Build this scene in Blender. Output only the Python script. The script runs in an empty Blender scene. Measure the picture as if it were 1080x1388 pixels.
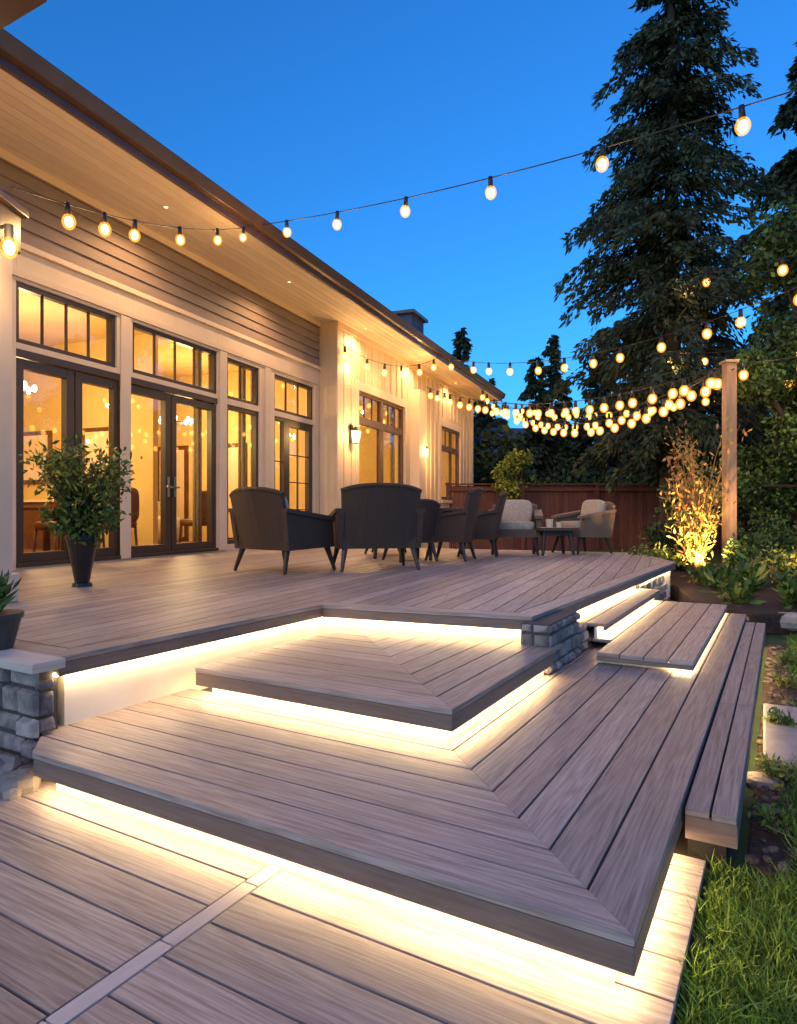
import bpy, math, random
import numpy as np
random.seed(7); rng=np.random.default_rng(7)
SC=bpy.context.scene
SC.view_settings.view_transform='Standard'
try: SC.view_settings.look='None'
except Exception: pass
SC.view_settings.exposure=0
COL=SC.collection
# ------------------------------------------------------------ materials
def mat(name,c1,c2=None,scale=4,rough=.6,bump=.0,coord='Object',stretch=(1,1,1),rnd=.3,detail=5,metal=0,bdist=.01,ramp=(.35,.65),kind='noise',spec=.5,wv=(26,40)):
    m=bpy.data.materials.new(name); m.use_nodes=True; nt=m.node_tree; N=nt.nodes; L=nt.links
    b=N['Principled BSDF']; c2=c2 or tuple(x*.75 for x in c1)
    b.inputs['Roughness'].default_value=rough; b.inputs['Metallic'].default_value=metal
    b.inputs['Specular IOR Level'].default_value=spec
    tc=N.new('ShaderNodeTexCoord'); mp=N.new('ShaderNodeMapping'); mp.inputs['Scale'].default_value=stretch
    L.new(tc.outputs[coord],mp.inputs[0])
    t=N.new('ShaderNodeTexNoise'); t.inputs['Scale'].default_value=scale; t.inputs['Detail'].default_value=detail
    t.inputs['Roughness'].default_value=.65
    L.new(mp.outputs[0],t.inputs['Vector']); out=t.outputs['Fac']
    if kind=='wood':
        t.inputs['Distortion'].default_value=.9
        # broad cathedral figure mixed with the fine grain
        mp2=N.new('ShaderNodeMapping'); mp2.inputs['Scale'].default_value=(stretch[0]*.55,stretch[1]*.3,1); L.new(tc.outputs[coord],mp2.inputs[0])
        t2=N.new('ShaderNodeTexNoise'); t2.inputs['Scale'].default_value=scale*.6; t2.inputs['Detail'].default_value=1; L.new(mp2.outputs[0],t2.inputs['Vector'])
        fr_=N.new('ShaderNodeMath'); fr_.operation='MULTIPLY'; fr_.inputs[1].default_value=50; L.new(t2.outputs['Fac'],fr_.inputs[0])
        si=N.new('ShaderNodeMath'); si.operation='SINE'; L.new(fr_.outputs[0],si.inputs[0])
        ad=N.new('ShaderNodeMath'); ad.operation='MULTIPLY_ADD'; ad.inputs[1].default_value=.06; L.new(si.outputs[0],ad.inputs[0]); L.new(out,ad.inputs[2]); out=ad.outputs[0]
    if kind=='weave':
        w1=N.new('ShaderNodeTexWave'); w2=N.new('ShaderNodeTexWave'); w1.bands_direction='X'; w2.bands_direction='Y'
        w1.inputs['Scale'].default_value=wv[0]; w2.inputs['Scale'].default_value=wv[1]
        w1.inputs['Distortion'].default_value=1.5; w2.inputs['Distortion'].default_value=1.0
        L.new(tc.outputs['UV'],w1.inputs[0]); L.new(tc.outputs['UV'],w2.inputs[0])
        mm=N.new('ShaderNodeMath'); mm.operation='MULTIPLY'; L.new(w1.outputs['Fac'],mm.inputs[0]); L.new(w2.outputs['Fac'],mm.inputs[1]); out=mm.outputs[0]
    r=N.new('ShaderNodeValToRGB'); r.color_ramp.elements[0].position=ramp[0]; r.color_ramp.elements[1].position=ramp[1]
    r.color_ramp.elements[0].color=(*c2,1); r.color_ramp.elements[1].color=(*c1,1)
    L.new(out,r.inputs[0])
    a=N.new('ShaderNodeAttribute'); a.attribute_name='rnd'
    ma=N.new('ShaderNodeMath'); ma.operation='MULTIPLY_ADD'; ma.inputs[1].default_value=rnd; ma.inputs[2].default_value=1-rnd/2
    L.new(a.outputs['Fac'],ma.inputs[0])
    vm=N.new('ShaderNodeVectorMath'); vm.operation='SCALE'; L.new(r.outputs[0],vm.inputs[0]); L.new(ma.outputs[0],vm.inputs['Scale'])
    L.new(vm.outputs[0],b.inputs['Base Color'])
    if bump:
        bp=N.new('ShaderNodeBump'); bp.inputs['Strength'].default_value=bump; bp.inputs['Distance'].default_value=bdist
        L.new(out,bp.inputs['Height']); L.new(bp.outputs[0],b.inputs['Normal'])
    return m
def emis(name,c,s,samp=True):
    m=bpy.data.materials.new(name); m.use_nodes=True; nt=m.node_tree; nt.nodes.clear()
    o=nt.nodes.new('ShaderNodeOutputMaterial'); e=nt.nodes.new('ShaderNodeEmission'); e.inputs[0].default_value=(*c,1); e.inputs[1].default_value=s
    nt.links.new(e.outputs[0],o.inputs[0])
    if not samp: m.cycles.emission_sampling='NONE'
    return m
def shellmat(name,c,s):
    m=bpy.data.materials.new(name); m.use_nodes=True; nt=m.node_tree; nt.nodes.clear(); N=nt.nodes;L=nt.links
    o=N.new('ShaderNodeOutputMaterial'); e=N.new('ShaderNodeEmission'); e.inputs[0].default_value=(*c,1); e.inputs[1].default_value=s
    t=N.new('ShaderNodeBsdfTransparent'); t.inputs[0].default_value=(1,.88,.62,1); a=N.new('ShaderNodeAddShader')
    L.new(e.outputs[0],a.inputs[0]);L.new(t.outputs[0],a.inputs[1]);L.new(a.outputs[0],o.inputs[0]); m.cycles.emission_sampling='NONE'
    return m
def glassmat(name):
    m=bpy.data.materials.new(name); m.use_nodes=True; nt=m.node_tree; nt.nodes.clear(); N=nt.nodes; L=nt.links
    o=N.new('ShaderNodeOutputMaterial'); t=N.new('ShaderNodeBsdfTransparent'); g=N.new('ShaderNodeBsdfGlossy'); x=N.new('ShaderNodeMixShader')
    g.inputs['Roughness'].default_value=.015; t.inputs[0].default_value=(.96,.96,.93,1)
    lw=N.new('ShaderNodeFresnel'); lw.inputs[0].default_value=1.5
    nz=N.new('ShaderNodeTexNoise'); nz.inputs['Scale'].default_value=1.3; bp=N.new('ShaderNodeBump'); bp.inputs['Strength'].default_value=.08; bp.inputs['Distance'].default_value=.02
    L.new(nz.outputs['Fac'],bp.inputs['Height']); L.new(bp.outputs[0],g.inputs['Normal'])
    ad=N.new('ShaderNodeMath'); ad.operation='MULTIPLY_ADD'; ad.inputs[1].default_value=1.25; ad.inputs[2].default_value=.05; ad.use_clamp=True
    L.new(lw.outputs[0],ad.inputs[0]); L.new(ad.outputs[0],x.inputs[0]); L.new(t.outputs[0],x.inputs[1]); L.new(g.outputs[0],x.inputs[2]); L.new(x.outputs[0],o.inputs[0]); return m
WARM=(1,.66,.30)
m_deck=mat('composite_decking',(.385,.325,.295),(.185,.150,.138),scale=3,rough=.48,bump=.45,coord='UV',stretch=(1.0,30,1),rnd=.42,detail=8,kind='wood',bdist=.002,ramp=(.33,.64))
m_fascia=mat('fascia_board',(.20,.145,.12),(.15,.105,.088),scale=3,rough=.6,bump=.2,coord='UV',stretch=(1.2,22,1),rnd=.12,kind='wood',bdist=.002)
m_pale=mat('pale_board',(.62,.54,.47),(.5,.43,.38),scale=4,coord='UV',stretch=(1,10,1))
m_dark=mat('joist_and_shade_dark',(.03,.025,.022),rough=.9)  # near-black behind board gaps; also paints shade under the side tread
m_riser=mat('cream_riser',(.80,.73,.62),(.74,.67,.56),rough=.6)
m_led=emis('led_strip_glow',(1,.67,.32),50)
m_bulb=emis('bulb_filament',(1,.62,.24),14,False)
m_bulbf=emis('bulb_filament_small',(1,.55,.15),9,False)
m_shell=shellmat('amber_bulb_glass',(1,.36,.05),.8)
m_black=mat('black_rubber',(.02,.018,.016),rough=.5)
m_stone=mat('ledge_stone',(.36,.31,.28),(.13,.115,.115),scale=9,rough=.85,bump=.7,rnd=.8,bdist=.02)
m_mortar=mat('mortar',(.10,.09,.08),rough=.95)
m_cream=mat('cream_trim',(.82,.64,.45),(.76,.59,.41),scale=2,rough=.6,rnd=.08)
m_bb=mat('board_batten_paint',(.78,.60,.40),(.68,.51,.34),scale=3,stretch=(1,1,.3),rough=.65,rnd=.1)
m_siding=mat('taupe_lap_siding',(.29,.215,.175),(.245,.18,.145),scale=3,stretch=(1,1,6),rough=.7,rnd=.14,bump=.1)
m_soffit=mat('soffit_board',(.85,.71,.55),(.77,.63,.47),scale=3,rough=.6,rnd=.12,coord='UV',stretch=(1,8,1))
m_gutter=mat('brown_gutter',(.10,.05,.035),rough=.35,rnd=.1)
m_shingle=mat('roof_shingle',(.12,.09,.08),(.05,.04,.04),scale=12,rough=.9,bump=.4)
m_frame=mat('dark_bronze_frame',(.055,.032,.022),(.04,.025,.018),rough=.4,rnd=.1)
m_glass=glassmat('window_glass')
m_iwall=mat('interior_wall',(.80,.60,.27),(.70,.50,.21),scale=1,rough=.8)
m_ifloor=mat('interior_floor',(.3,.16,.07),(.2,.1,.045),scale=3,rough=.3)
m_iwood=mat('interior_wood',(.16,.06,.025),(.1,.035,.015),rough=.4)
m_wicker=mat('wicker_weave',(.17,.10,.07),(.035,.02,.015),rough=.6,bump=.9,coord='UV',kind='weave',bdist=.006,ramp=(.05,.6))
m_leg=mat('dark_chair_frame',(.035,.022,.016),rough=.4)
m_cush=mat('linen_cushion',(.50,.40,.29),(.36,.28,.2),scale=30,rough=.9,bump=.2)
m_table=mat('dark_table_top',(.10,.06,.04),(.06,.035,.025),rough=.35,stretch=(1,8,1),coord='UV')
m_fence=mat('stained_fence',(.14,.045,.036),(.075,.026,.022),scale=3,rough=.7,coord='UV',stretch=(1,12,1),rnd=.5,bump=.2)
m_post=mat('cedar_post',(.46,.28,.17),(.32,.19,.11),scale=4,stretch=(6,6,.6),rough=.7,bump=.2)
m_ground=mat('lawn_soil',(.035,.075,.015),(.02,.04,.01),scale=6,rough=.95,bump=.4)
m_mulch=mat('bark_mulch',(.07,.035,.022),(.02,.012,.008),scale=30,rough=.95,bump=1,bdist=.03)
m_grass=mat('grass_blade',(.21,.31,.035),(.08,.18,.018),scale=1.3,rough=.55,rnd=1.1,spec=.3)
m_pine=mat('pine_needles',(.060,.075,.036),(.020,.034,.024),scale=1.2,rough=.7,rnd=1.2,spec=.2)
m_leafd=mat('dark_leaves',(.05,.088,.03),(.018,.038,.016),scale=.8,rough=.7,rnd=1,spec=.2)
m_leafg=mat('green_leaves',(.13,.19,.035),(.045,.09,.018),scale=2,rough=.6,rnd=.9,spec=.3)
m_leafy=mat('yellow_green_leaves',(.32,.30,.045),(.13,.16,.02),scale=4,rough=.6,rnd=.8)
m_twig=mat('amber_twig',(.50,.26,.08),(.36,.17,.05),rough=.7)
m_flower=mat('golden_leaves',(.58,.30,.08),(.42,.18,.05),rough=.7,rnd=.6)
m_bloom=mat('pale_blooms',(.62,.50,.16),(.5,.36,.1),rough=.7,rnd=.4)
m_bark=mat('bark',(.09,.058,.04),(.035,.025,.018),scale=8,stretch=(1,1,.2),rough=.9,bump=.8)
m_rock=mat('garden_rock',(.38,.33,.28),(.2,.18,.16),scale=6,rough=.85,bump=.6,rnd=.4)
m_peb=mat('pebble',(.16,.12,.085),(.07,.055,.04),scale=9,rough=.85,bump=.4,rnd=.9)
m_slab=mat('paving_slab',(.40,.36,.33),(.27,.245,.225),scale=5,rough=.8,bump=.3)
m_pot=mat('black_pot',(.015,.014,.014),rough=.3)
m_potb=mat('brown_pot',(.09,.06,.05),rough=.5)
m_blue=mat('blue_roof',(.06,.08,.12),(.04,.055,.085),scale=3)
m_bwall=mat('neighbor_wall',(.07,.08,.1))
m_metal=mat('nickel',(.5,.45,.4),rough=.3,metal=1)
# ------------------------------------------------------------ mesh builder
def empty(name,parent=None):
    e=bpy.data.objects.new(name,None); COL.objects.link(e); e.empty_display_size=.2
    if parent: e.parent=parent
    return e
WORLD=(0,0,1,0,0,1)
class MB:
    def __init__(s,frame=WORLD): s.v=[];s.f=[];s.m=[];s.uv=[];s.r=[];s.mats=[];s.F=frame
    def T(s,p):
        F=s.F; return (F[0]+p[0]*F[2]+p[1]*F[4],F[1]+p[0]*F[3]+p[1]*F[5],p[2])
    def mi(s,m):
        if m not in s.mats: s.mats.append(m)
        return s.mats.index(m)
    def face(s,idx,m,uv,r): s.f.append(idx);s.m.append(s.mi(m));s.uv.extend(uv);s.r.append(r)
    def quad(s,P,m,r=.5):
        b=len(s.v);s.v+=[s.T(p) for p in P];s.face([b,b+1,b+2,b+3],m,[(0,0),(1,0),(1,1),(0,1)],r)
    def prism(s,poly,z0,z1,m,uvd=(1,0),r=None):
        n=len(poly);b=len(s.v);r=random.random() if r is None else r;ou,ov=random.random()*50,random.random()*50
        for z in(z0,z1):
            for p in poly:s.v.append(s.T((p[0],p[1],z)))
        ux,uy=uvd
        U=[(p[0]*ux+p[1]*uy+ou,-p[0]*uy+p[1]*ux+ov) for p in poly]
        s.face([b+n+i for i in range(n)],m,U,r); s.face([b+i for i in range(n)][::-1],m,U[::-1],r)
        for i in range(n):
            j=(i+1)%n;l=math.dist(poly[i],poly[j])
            s.face([b+i,b+j,b+n+j,b+n+i],m,[(ou,ov),(ou+l,ov),(ou+l,ov+z1-z0),(ou,ov+z1-z0)],r)
    def box(s,x0,x1,y0,y1,z0,z1,m,r=None):
        s.hexa([(x0,y0,z0),(x1,y0,z0),(x1,y1,z0),(x0,y1,z0),(x0,y0,z1),(x1,y0,z1),(x1,y1,z1),(x0,y1,z1)],m,r)
    def hexa(s,P,m,r=None):
        b=len(s.v);r=random.random() if r is None else r
        s.v+= [s.T(p) for p in P]; ou,ov=random.random()*50,random.random()*50
        for q in((0,3,2,1),(4,5,6,7),(0,1,5,4),(1,2,6,5),(2,3,7,6),(3,0,4,7)):
            l=math.dist(P[q[0]],P[q[1]]);h=math.dist(P[q[1]],P[q[2]])
            if l>=h: uv=[(ou,ov),(ou+l,ov),(ou+l,ov+h),(ou,ov+h)]
            else: uv=[(ou,ov),(ou,ov+l),(ou+h,ov+l),(ou+h,ov)]
            s.face([b+i for i in q],m,uv,r)
    def cyl(s,p0,p1,r0,r1,m,n=8,caps=True,r=None):
        p0=np.array(p0,float);p1=np.array(p1,float);d=p1-p0;L=np.linalg.norm(d);d/=max(L,1e-9)
        a=np.cross(d,(0,0,1) if abs(d[2])<.9 else (1,0,0));a/=np.linalg.norm(a);c=np.cross(d,a)
        b=len(s.v);r=random.random() if r is None else r
        for p,q in((p0,r0),(p1,r1)):
            for i in range(n):
                t=2*math.pi*i/n;s.v.append(s.T(tuple(p+q*(math.cos(t)*a+math.sin(t)*c))))
        for i in range(n):
            j=(i+1)%n;s.face([b+i,b+j,b+n+j,b+n+i],m,[(0,i/n),(0,(i+1)/n),(L,(i+1)/n),(L,i/n)],r)
        if caps:
            s.face([b+i for i in range(n)][::-1],m,[(0,0)]*n,r);s.face([b+n+i for i in range(n)],m,[(0,0)]*n,r)
    def sq(s,c,sz,m,e=.4,nu=16,nv=10,rot=0,tilt=0,noise=0,r=None):
        b=len(s.v);r=random.random() if r is None else r
        sp=lambda x,k:math.copysign(abs(x)**k,x)
        for j in range(nv+1):
            ph=-math.pi/2+math.pi*j/nv
            for i in range(nu):
                th=2*math.pi*i/nu
                x=sp(math.cos(ph),e)*sp(math.cos(th),e);y=sp(math.cos(ph),e)*sp(math.sin(th),e);z=sp(math.sin(ph),e)
                k=1+noise*(random.random()-.5) 
                x*=sz[0]*k;y*=sz[1]*k;z*=sz[2]*k
                y,z=y*math.cos(tilt)-z*math.sin(tilt),y*math.sin(tilt)+z*math.cos(tilt)
                x,y=x*math.cos(rot)-y*math.sin(rot),x*math.sin(rot)+y*math.cos(rot)
                s.v.append(s.T((c[0]+x,c[1]+y,c[2]+z)))
        for j in range(nv):
            for i in range(nu):
                k=(i+1)%nu;s.face([b+j*nu+i,b+j*nu+k,b+(j+1)*nu+k,b+(j+1)*nu+i],m,[(i/nu,j/nv),((i+1)/nu,j/nv),((i+1)/nu,(j+1)/nv),(i/nu,(j+1)/nv)],r)
    def obj(s,name,parent=None,smooth=False,bevel=0):
        me=bpy.data.meshes.new(name);me.from_pydata(s.v,[],s.f)
        for m in s.mats:me.materials.append(m)
        me.polygons.foreach_set('material_index',s.m)
        ul=me.uv_layers.new(name='UVMap');ul.data.foreach_set('uv',np.array(s.uv,float).ravel())
        at=me.attributes.new('rnd','FLOAT','FACE');at.data.foreach_set('value',s.r)
        if smooth:me.polygons.foreach_set('use_smooth',[True]*len(s.f))
        me.update();o=bpy.data.objects.new(name,me);COL.objects.link(o)
        if parent:o.parent=parent
        if bevel:
            md=o.modifiers.new('bevel','BEVEL');md.width=bevel;md.segments=2;md.limit_method='ANGLE'
        return o
def quads(name,Q,m,rnd,parent=None,mats=None,midx=None):
    Q=np.asarray(Q,float);n=len(Q);me=bpy.data.meshes.new(name)
    me.vertices.add(4*n);me.vertices.foreach_set('co',Q.ravel())
    me.loops.add(4*n);me.loops.foreach_set('vertex_index',np.arange(4*n,dtype=np.int32))
    me.polygons.add(n);me.polygons.foreach_set('loop_start',np.arange(0,4*n,4,dtype=np.int32))
    for k in (mats or [m]):me.materials.append(k)
    if midx is not None:me.polygons.foreach_set('material_index',np.asarray(midx,dtype=np.int32))
    me.update(calc_edges=True)
    at=me.attributes.new('rnd','FLOAT','FACE');at.data.foreach_set('value',np.asarray(rnd,float))
    o=bpy.data.objects.new(name,me);COL.objects.link(o)
    if parent:o.parent=parent
    return o
def nrm(a):return a/np.maximum(np.linalg.norm(a,axis=-1,keepdims=True),1e-9)
def leafq(C,D,l,w):
    n=len(C);D=nrm(D);S=nrm(np.cross(D,rng.normal(size=(n,3))))
    l=np.asarray(l)*np.ones(n);w=np.asarray(w)*np.ones(n);l=l[:,None];w=w[:,None]
    return np.stack([C,C+D*l*.5+S*w,C+D*l,C+D*l*.5-S*w],1)
def clip(poly,nx,ny,c):
    out=[];n=len(poly)
    for i in range(n):
        p,q=poly[i],poly[(i+1)%n];dp=p[0]*nx+p[1]*ny-c;dq=q[0]*nx+q[1]*ny-c
        if dp<=0:out.append(p)
        if (dp<0<dq)or(dq<0<dp):
            t=dp/(dp-dq);out.append((p[0]+t*(q[0]-p[0]),p[1]+t*(q[1]-p[1])))
    return out
def boards(mb,poly,dirv,w,z,m,th=.025,gap=.008,origin=(0,0),butt=None):
    dx,dy=dirv;l=math.hypot(dx,dy);dx/=l;dy/=l;nx,ny=-dy,dx
    o=origin[0]*nx+origin[1]*ny;cs=[p[0]*nx+p[1]*ny-o for p in poly]
    for k in range(math.floor(min(cs)/w),math.ceil(max(cs)/w)):
        q=clip(clip(poly,nx,ny,o+(k+1)*w-gap/2),-nx,-ny,-(o+k*w+gap/2))
        if len(q)<3:continue
        if butt:
            al=[p[0]*dx+p[1]*dy for p in q];cuts=[];x=min(al)+random.uniform(.3,1)*butt
            while x<max(al):cuts.append(x);x+=butt*random.uniform(.8,1.2)
            lo=-1e9
            for c in cuts+[1e9]:
                qq=clip(clip(q,dx,dy,c-.001),-dx,-dy,-(lo+.001))
                if len(qq)>=3:mb.prism(qq,z-th,z,m,(dx,dy))
                lo=c
        else:mb.prism(q,z-th,z,m,(dx,dy))
def offset(path,d):
    out=[];n=len(path)
    for i in range(n):
        ns=[]
        for a,b in((i-1,i),(i,i+1)):
            if a>=0 and b<n:
                ex,ey=path[b][0]-path[a][0],path[b][1]-path[a][1];l=math.hypot(ex,ey);ns.append((-ey/l,ex/l))
        if len(ns)==1:nn=ns[0];k=1
        else:
            nn=(ns[0][0]+ns[1][0],ns[0][1]+ns[1][1]);l2=math.hypot(*nn);nn=(nn[0]/l2,nn[1]/l2);k=1/(nn[0]*ns[0][0]+nn[1]*ns[0][1])
        out.append((path[i][0]+nn[0]*d*k,path[i][1]+nn[1]*d*k))
    return out
def ribbon(mb,path,d0,d1,z0,z1,m):
    A=offset(path,d0);B=offset(path,d1)
    for i in range(len(path)-1):
        ex,ey=path[i+1][0]-path[i][0],path[i+1][1]-path[i][1];l=math.hypot(ex,ey)
        mb.prism([A[i],A[i+1],B[i+1],B[i]],z0,z1,m,(ex/l,ey/l))
def light(name,kind,loc,power,color=WARM,size=.1,parent=None,rot=None,spot=None):
    l=bpy.data.lights.new(name,kind);l.energy=power;l.color=color
    if kind=='POINT':l.shadow_soft_size=size
    if kind=='AREA':l.size=size
    if kind=='SPOT':l.spot_size=spot or 1.4;l.shadow_soft_size=size;l.spot_blend=.6
    o=bpy.data.objects.new(name,l);o.location=loc
    if rot:o.rotation_euler=rot
    COL.objects.link(o)
    if parent:o.parent=parent
    return o
# ------------------------------------------------------------ frames
DK=(.557,1.557,.866,-.5,.5,.866)
HX,HY=.3757,.9267
HS=(-4.383,7.615,HX,HY,HY,-HX)
def toW(F,a,b):return(F[0]+a*F[2]+b*F[4],F[1]+a*F[3]+b*F[5])
def toL(F,x,y):dx,dy=x-F[0],y-F[1];return(dx*F[2]+dy*F[3],dx*F[4]+dy*F[5])
# ------------------------------------------------------------ ground
g=MB();g.box(-200,200,-150,260,-.4,-.05,m_ground);g.obj('ground')
# ------------------------------------------------------------ patio
P=empty('patio_decking')
b=MB(DK);SW=.032
boards(b,[(-8,-5),(-1.15-SW,-5),(-1.15-SW,.4),(-8,.4)],(1,0),.165,0,m_deck,origin=(0,-.035))
boards(b,[(-1.15+SW,-5),(.075,-5),(.075,.82),(-1.15+SW,.82)],(1,0),.165,0,m_deck,origin=(0,-.09))
y_=-5
while y_<.4:
    b.prism([(-1.15-SW+.006,y_+.003),(-1.15+SW-.006,y_+.003),(-1.15+SW-.006,min(y_+.33,.4)-.003),(-1.15-SW+.006,min(y_+.33,.4)-.003)],-.025,.001,m_pale,(0,1));y_+=.33
b.obj('patio_boards',P,bevel=.002)
b=MB(DK);b.box(-8,.07,-5,2,-.06,-.027,m_dark);b.box(.03,.075,-5,5.2,-.08,-.028,m_dark);b.obj('joists',P)
# ------------------------------------------------------------ steps and deck
D=empty('stepped_deck')
def tier(tag,path,z,fh,zl,led=True,ri=.065,lpath=None):
    b=MB(DK);ribbon(b,path,.004,.028,z-fh,z-.027,m_fascia);b.obj(tag+'_fascia',D,bevel=.002)
    b=MB(DK);ribbon(b,path,ri,ri+.02,zl,z-.03,m_riser);b.obj(tag+'_riser',D)
    if led:
        b=MB(DK);ribbon(b,lpath or path,.032,.05,z-fh-.004,z-fh+.010,m_led);b.obj(tag+'_led_strip',D)
b=MB(DK)
boards(b,[(-2.4,0),(0,0),(-1.05,1.05),(-2.64,1.05),(-2.64,.2)],(1,0),.15,.17,m_deck)
boards(b,[(0,0),(0,3.25),(-1.05,3.25),(-1.05,1.05)],(0,1),.15,.17,m_deck)
boards(b,[(0,3.254),(0,5.7),(-1.05,5.7),(-1.05,3.254)],(0,1),.15,.17,m_deck)
b.obj('lower_tread_boards',D,bevel=.002)
b=MB(DK);b.prism([(-2.36,.1),(-.1,.1),(-.1,5.7),(-1.2,5.7),(-1.2,1.3),(-2.7,1.3),(-2.7,.3)],.0,.143,m_dark);b.obj('lower_joists',D)
tier('lower',[(-2.4,.14),(-2.4,0),(0,0),(0,5.7)],.17,.095,-.03,lpath=[(-2.4,.14),(-2.4,0),(0,0),(0,.84)])
b=MB(DK)
for b0,b1 in((.84,2.3),(2.303,5.3)):
    boards(b,[(.004,b0),(.17,b0),(.17,b1),(.004,b1)],(0,1),.083,.155,m_deck,origin=(.004,0))
b.obj('side_tread_boards',D,bevel=.002)
b=MB(DK);b.box(.01,.13,.9,5.3,-.05,.128,m_dark);b.obj('side_joist',D)
b=MB(DK);ribbon(b,[(.008,.843),(.168,.843),(.168,5.3)],.0,.022,.05,.128,m_fascia);ribbon(b,[(.008,.90),(.165,.90),(.165,5.3)],.035,.04,-.05,.05,m_dark);b.obj('side_fascia_and_shade',D)  # dark ribbon under the fascia paints in the shade below the side tread
b=MB(DK);ribbon(b,[(.16,1.7),(.16,5.2)],.0,.01,.040,.049,m_led);b.obj('side_led_strip',D)
b=MB(DK)
boards(b,[(-2.42,.9),(-.9,.9),(-2.42,2.42)],(1,0),.15,.34,m_deck,origin=(0,.9))
boards(b,[(-.9,.9),(-.9,2.5),(-2.42,2.5),(-2.42,2.42)],(0,1),.15,.34,m_deck,origin=(-.9,0))
b.obj('middle_tread_boards',D,bevel=.002)
b=MB(DK);b.box(-2.34,-.98,.98,2.6,.172,.313,m_dark);b.obj('middle_joists',D)
tier('middle',[(-2.42,2.2),(-2.42,.9),(-.9,.9),(-.9,2.33)],.34,.095,.165)
b=MB(DK)
boards(b,[(-.76,2.80),(-.17,2.80),(-.17,5.7),(-.76,5.7)],(0,1),.1475,.25,m_deck,origin=(-.17,0))
boards(b,[(-1.0,3.28),(-.765,3.28),(-.765,5.7),(-1.0,5.7)],(0,1),.1475,.25,m_deck,origin=(-.17,0))
b.obj('right_tread_boards',D,bevel=.002)
b=MB(DK);b.box(-.70,-.26,2.90,5.7,.172,.223,m_dark);b.obj('right_joists',D)
tier('right',[(-.76,2.80),(-.17,2.80),(-.17,5.7)],.25,.055,.165,ri=.07,lpath=[(-.30,2.80),(-.17,2.80),(-.17,5.7)])
b=MB(DK);boards(b,[(-1.1,3.27),(-.8,3.27),(-.8,5.75),(-1.1,5.75)],(0,1),.15,.36,m_deck,origin=(-.8,0));b.obj('narrow_tread_boards',D,bevel=.002)
tier('narrow',[(-.8,3.27),(-.8,5.75)],.36,.045,.245)
# upper deck
bc=toL(DK,3.9,10.75)
cw=(3.9-.9267*9,10.75+.3757*9);bl=toL(DK,*cw)
path=[(-12,.22),(-2.55,.22),(-2.54,2.2),(-1.07,2.42),(-.92,7.8),bc,bl]
ins=offset(path,.145)
b=MB(DK);ribbon(b,path,0,.138,.485,.51,m_deck);b.obj('deck_border_boards',D,bevel=.002)
hd=(HX*DK[2]+HY*DK[3],HX*DK[4]+HY*DK[5])
hn=(HY*DK[2]-HX*DK[3],HY*DK[4]-HX*DK[5])
w0=toL(DK,HS[0],HS[1]);cc=w0[0]*hn[0]+w0[1]*hn[1]
b=MB(DK)
pa=[(-12,ins[0][1]),ins[1],ins[2],(-12,ins[2][1])]
pb=[(-14,ins[2][1]),ins[2],ins[3],ins[4],ins[5],ins[6]]
for q in(pa,pb):
    q=clip(q,-hn[0],-hn[1],-(cc-.15))
    boards(b,q,hd,.145,.51,m_deck,butt=4.2)
b.obj('deck_boards',D)
b=MB(DK)
b.prism(clip([(-12,.32),(-2.65,.32),(-2.64,2.3),(-12,2.3)],-hn[0],-hn[1],-(cc-.15)),.3,.483,m_dark)
b.prism(clip([(-14,2.3),(-2.64,2.3),(-1.17,2.52),(-1.02,7.75),(bc[0]-.1,bc[1]-.1),(bl[0],bl[1]-.1)],-hn[0],-hn[1],-(cc-.15)),.3,.483,m_dark)
b.obj('deck_joists',D)
tier('deck',path,.51,.09,0,lpath=[(-2.55,.22),(-2.54,2.2),(-1.07,2.42),(-.92,7.8)])
# ------------------------------------------------------------ stone work
def stones(mb,a0,a1,z0,z1,place,rh=(.07,.13),rl=(.12,.3),dd=(.015,.045)):
    z=z0
    while z<z1-.02:
        h=min(random.uniform(*rh),z1-z); 
        if z1-z-h<.04:h=z1-z
        a=a0
        while a<a1-.01:
            l=min(random.uniform(*rl),a1-a)
            if a1-a-l<.06:l=a1-a
            d=random.uniform(*dd);e=.006;j=lambda:random.uniform(0,.012)
            P0=[(a+e,0,z+e),(a+l-e,0,z+e),(a+l-e,0,z+h-e),(a+e,0,z+h-e)]
            P1=[(a+e+.006+j(),d,z+e+.006+j()),(a+l-e-.006-j(),d+random.uniform(-.008,.008),z+e+.006+j()),(a+l-e-.006-j(),d,z+h-e-.006-j()),(a+e+.006+j(),d,z+h-e-.006-j())]
            mb.hexa([place(*p) for p in P0+P1],m_stone)
            a+=l
        z+=h
S=empty('stone_pillar')
b=MB(DK);b.box(-6,-2.6,.13,.24,-.05,.465,m_mortar);b.obj('core',S)
b=MB(DK);stones(b,-6,-2.55,-.05,.465,lambda u,d,z:(u,.13-d,z));stones(b,.12,.22,.17,.42,lambda u,d,z:(-2.59+d,u,z),rl=(.1,.15));b.obj('facing_stones',S,bevel=.006)
b=MB(DK);b.box(-6,-2.5,.06,.217,.468,.513,m_pale);b.obj('cap',S,bevel=.005)
S=empty('stone_wall')
b=MB(DK);b.box(-1.12,-.94,2.36,3.0,.16,.478,m_mortar);b.box(-1.12,-.94,3.0,3.25,.16,.36,m_mortar);b.box(-1.12,-1.02,5.7,7.8,-.05,.40,m_mortar);b.obj('core',S)
b=MB(DK)
stones(b,-1.12,-.935,.17,.478,lambda u,d,z:(u,2.36-d,z),rh=(.06,.1),rl=(.07,.11),dd=(.012,.026))
stones(b,2.35,3.02,.17,.478,lambda u,d,z:(-.94+d,u,z),rh=(.06,.1),rl=(.08,.15),dd=(.012,.028))
stones(b,3.02,3.27,.17,.37,lambda u,d,z:(-.94+d,u,z),rh=(.06,.1),rl=(.08,.13),dd=(.012,.028))
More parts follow.
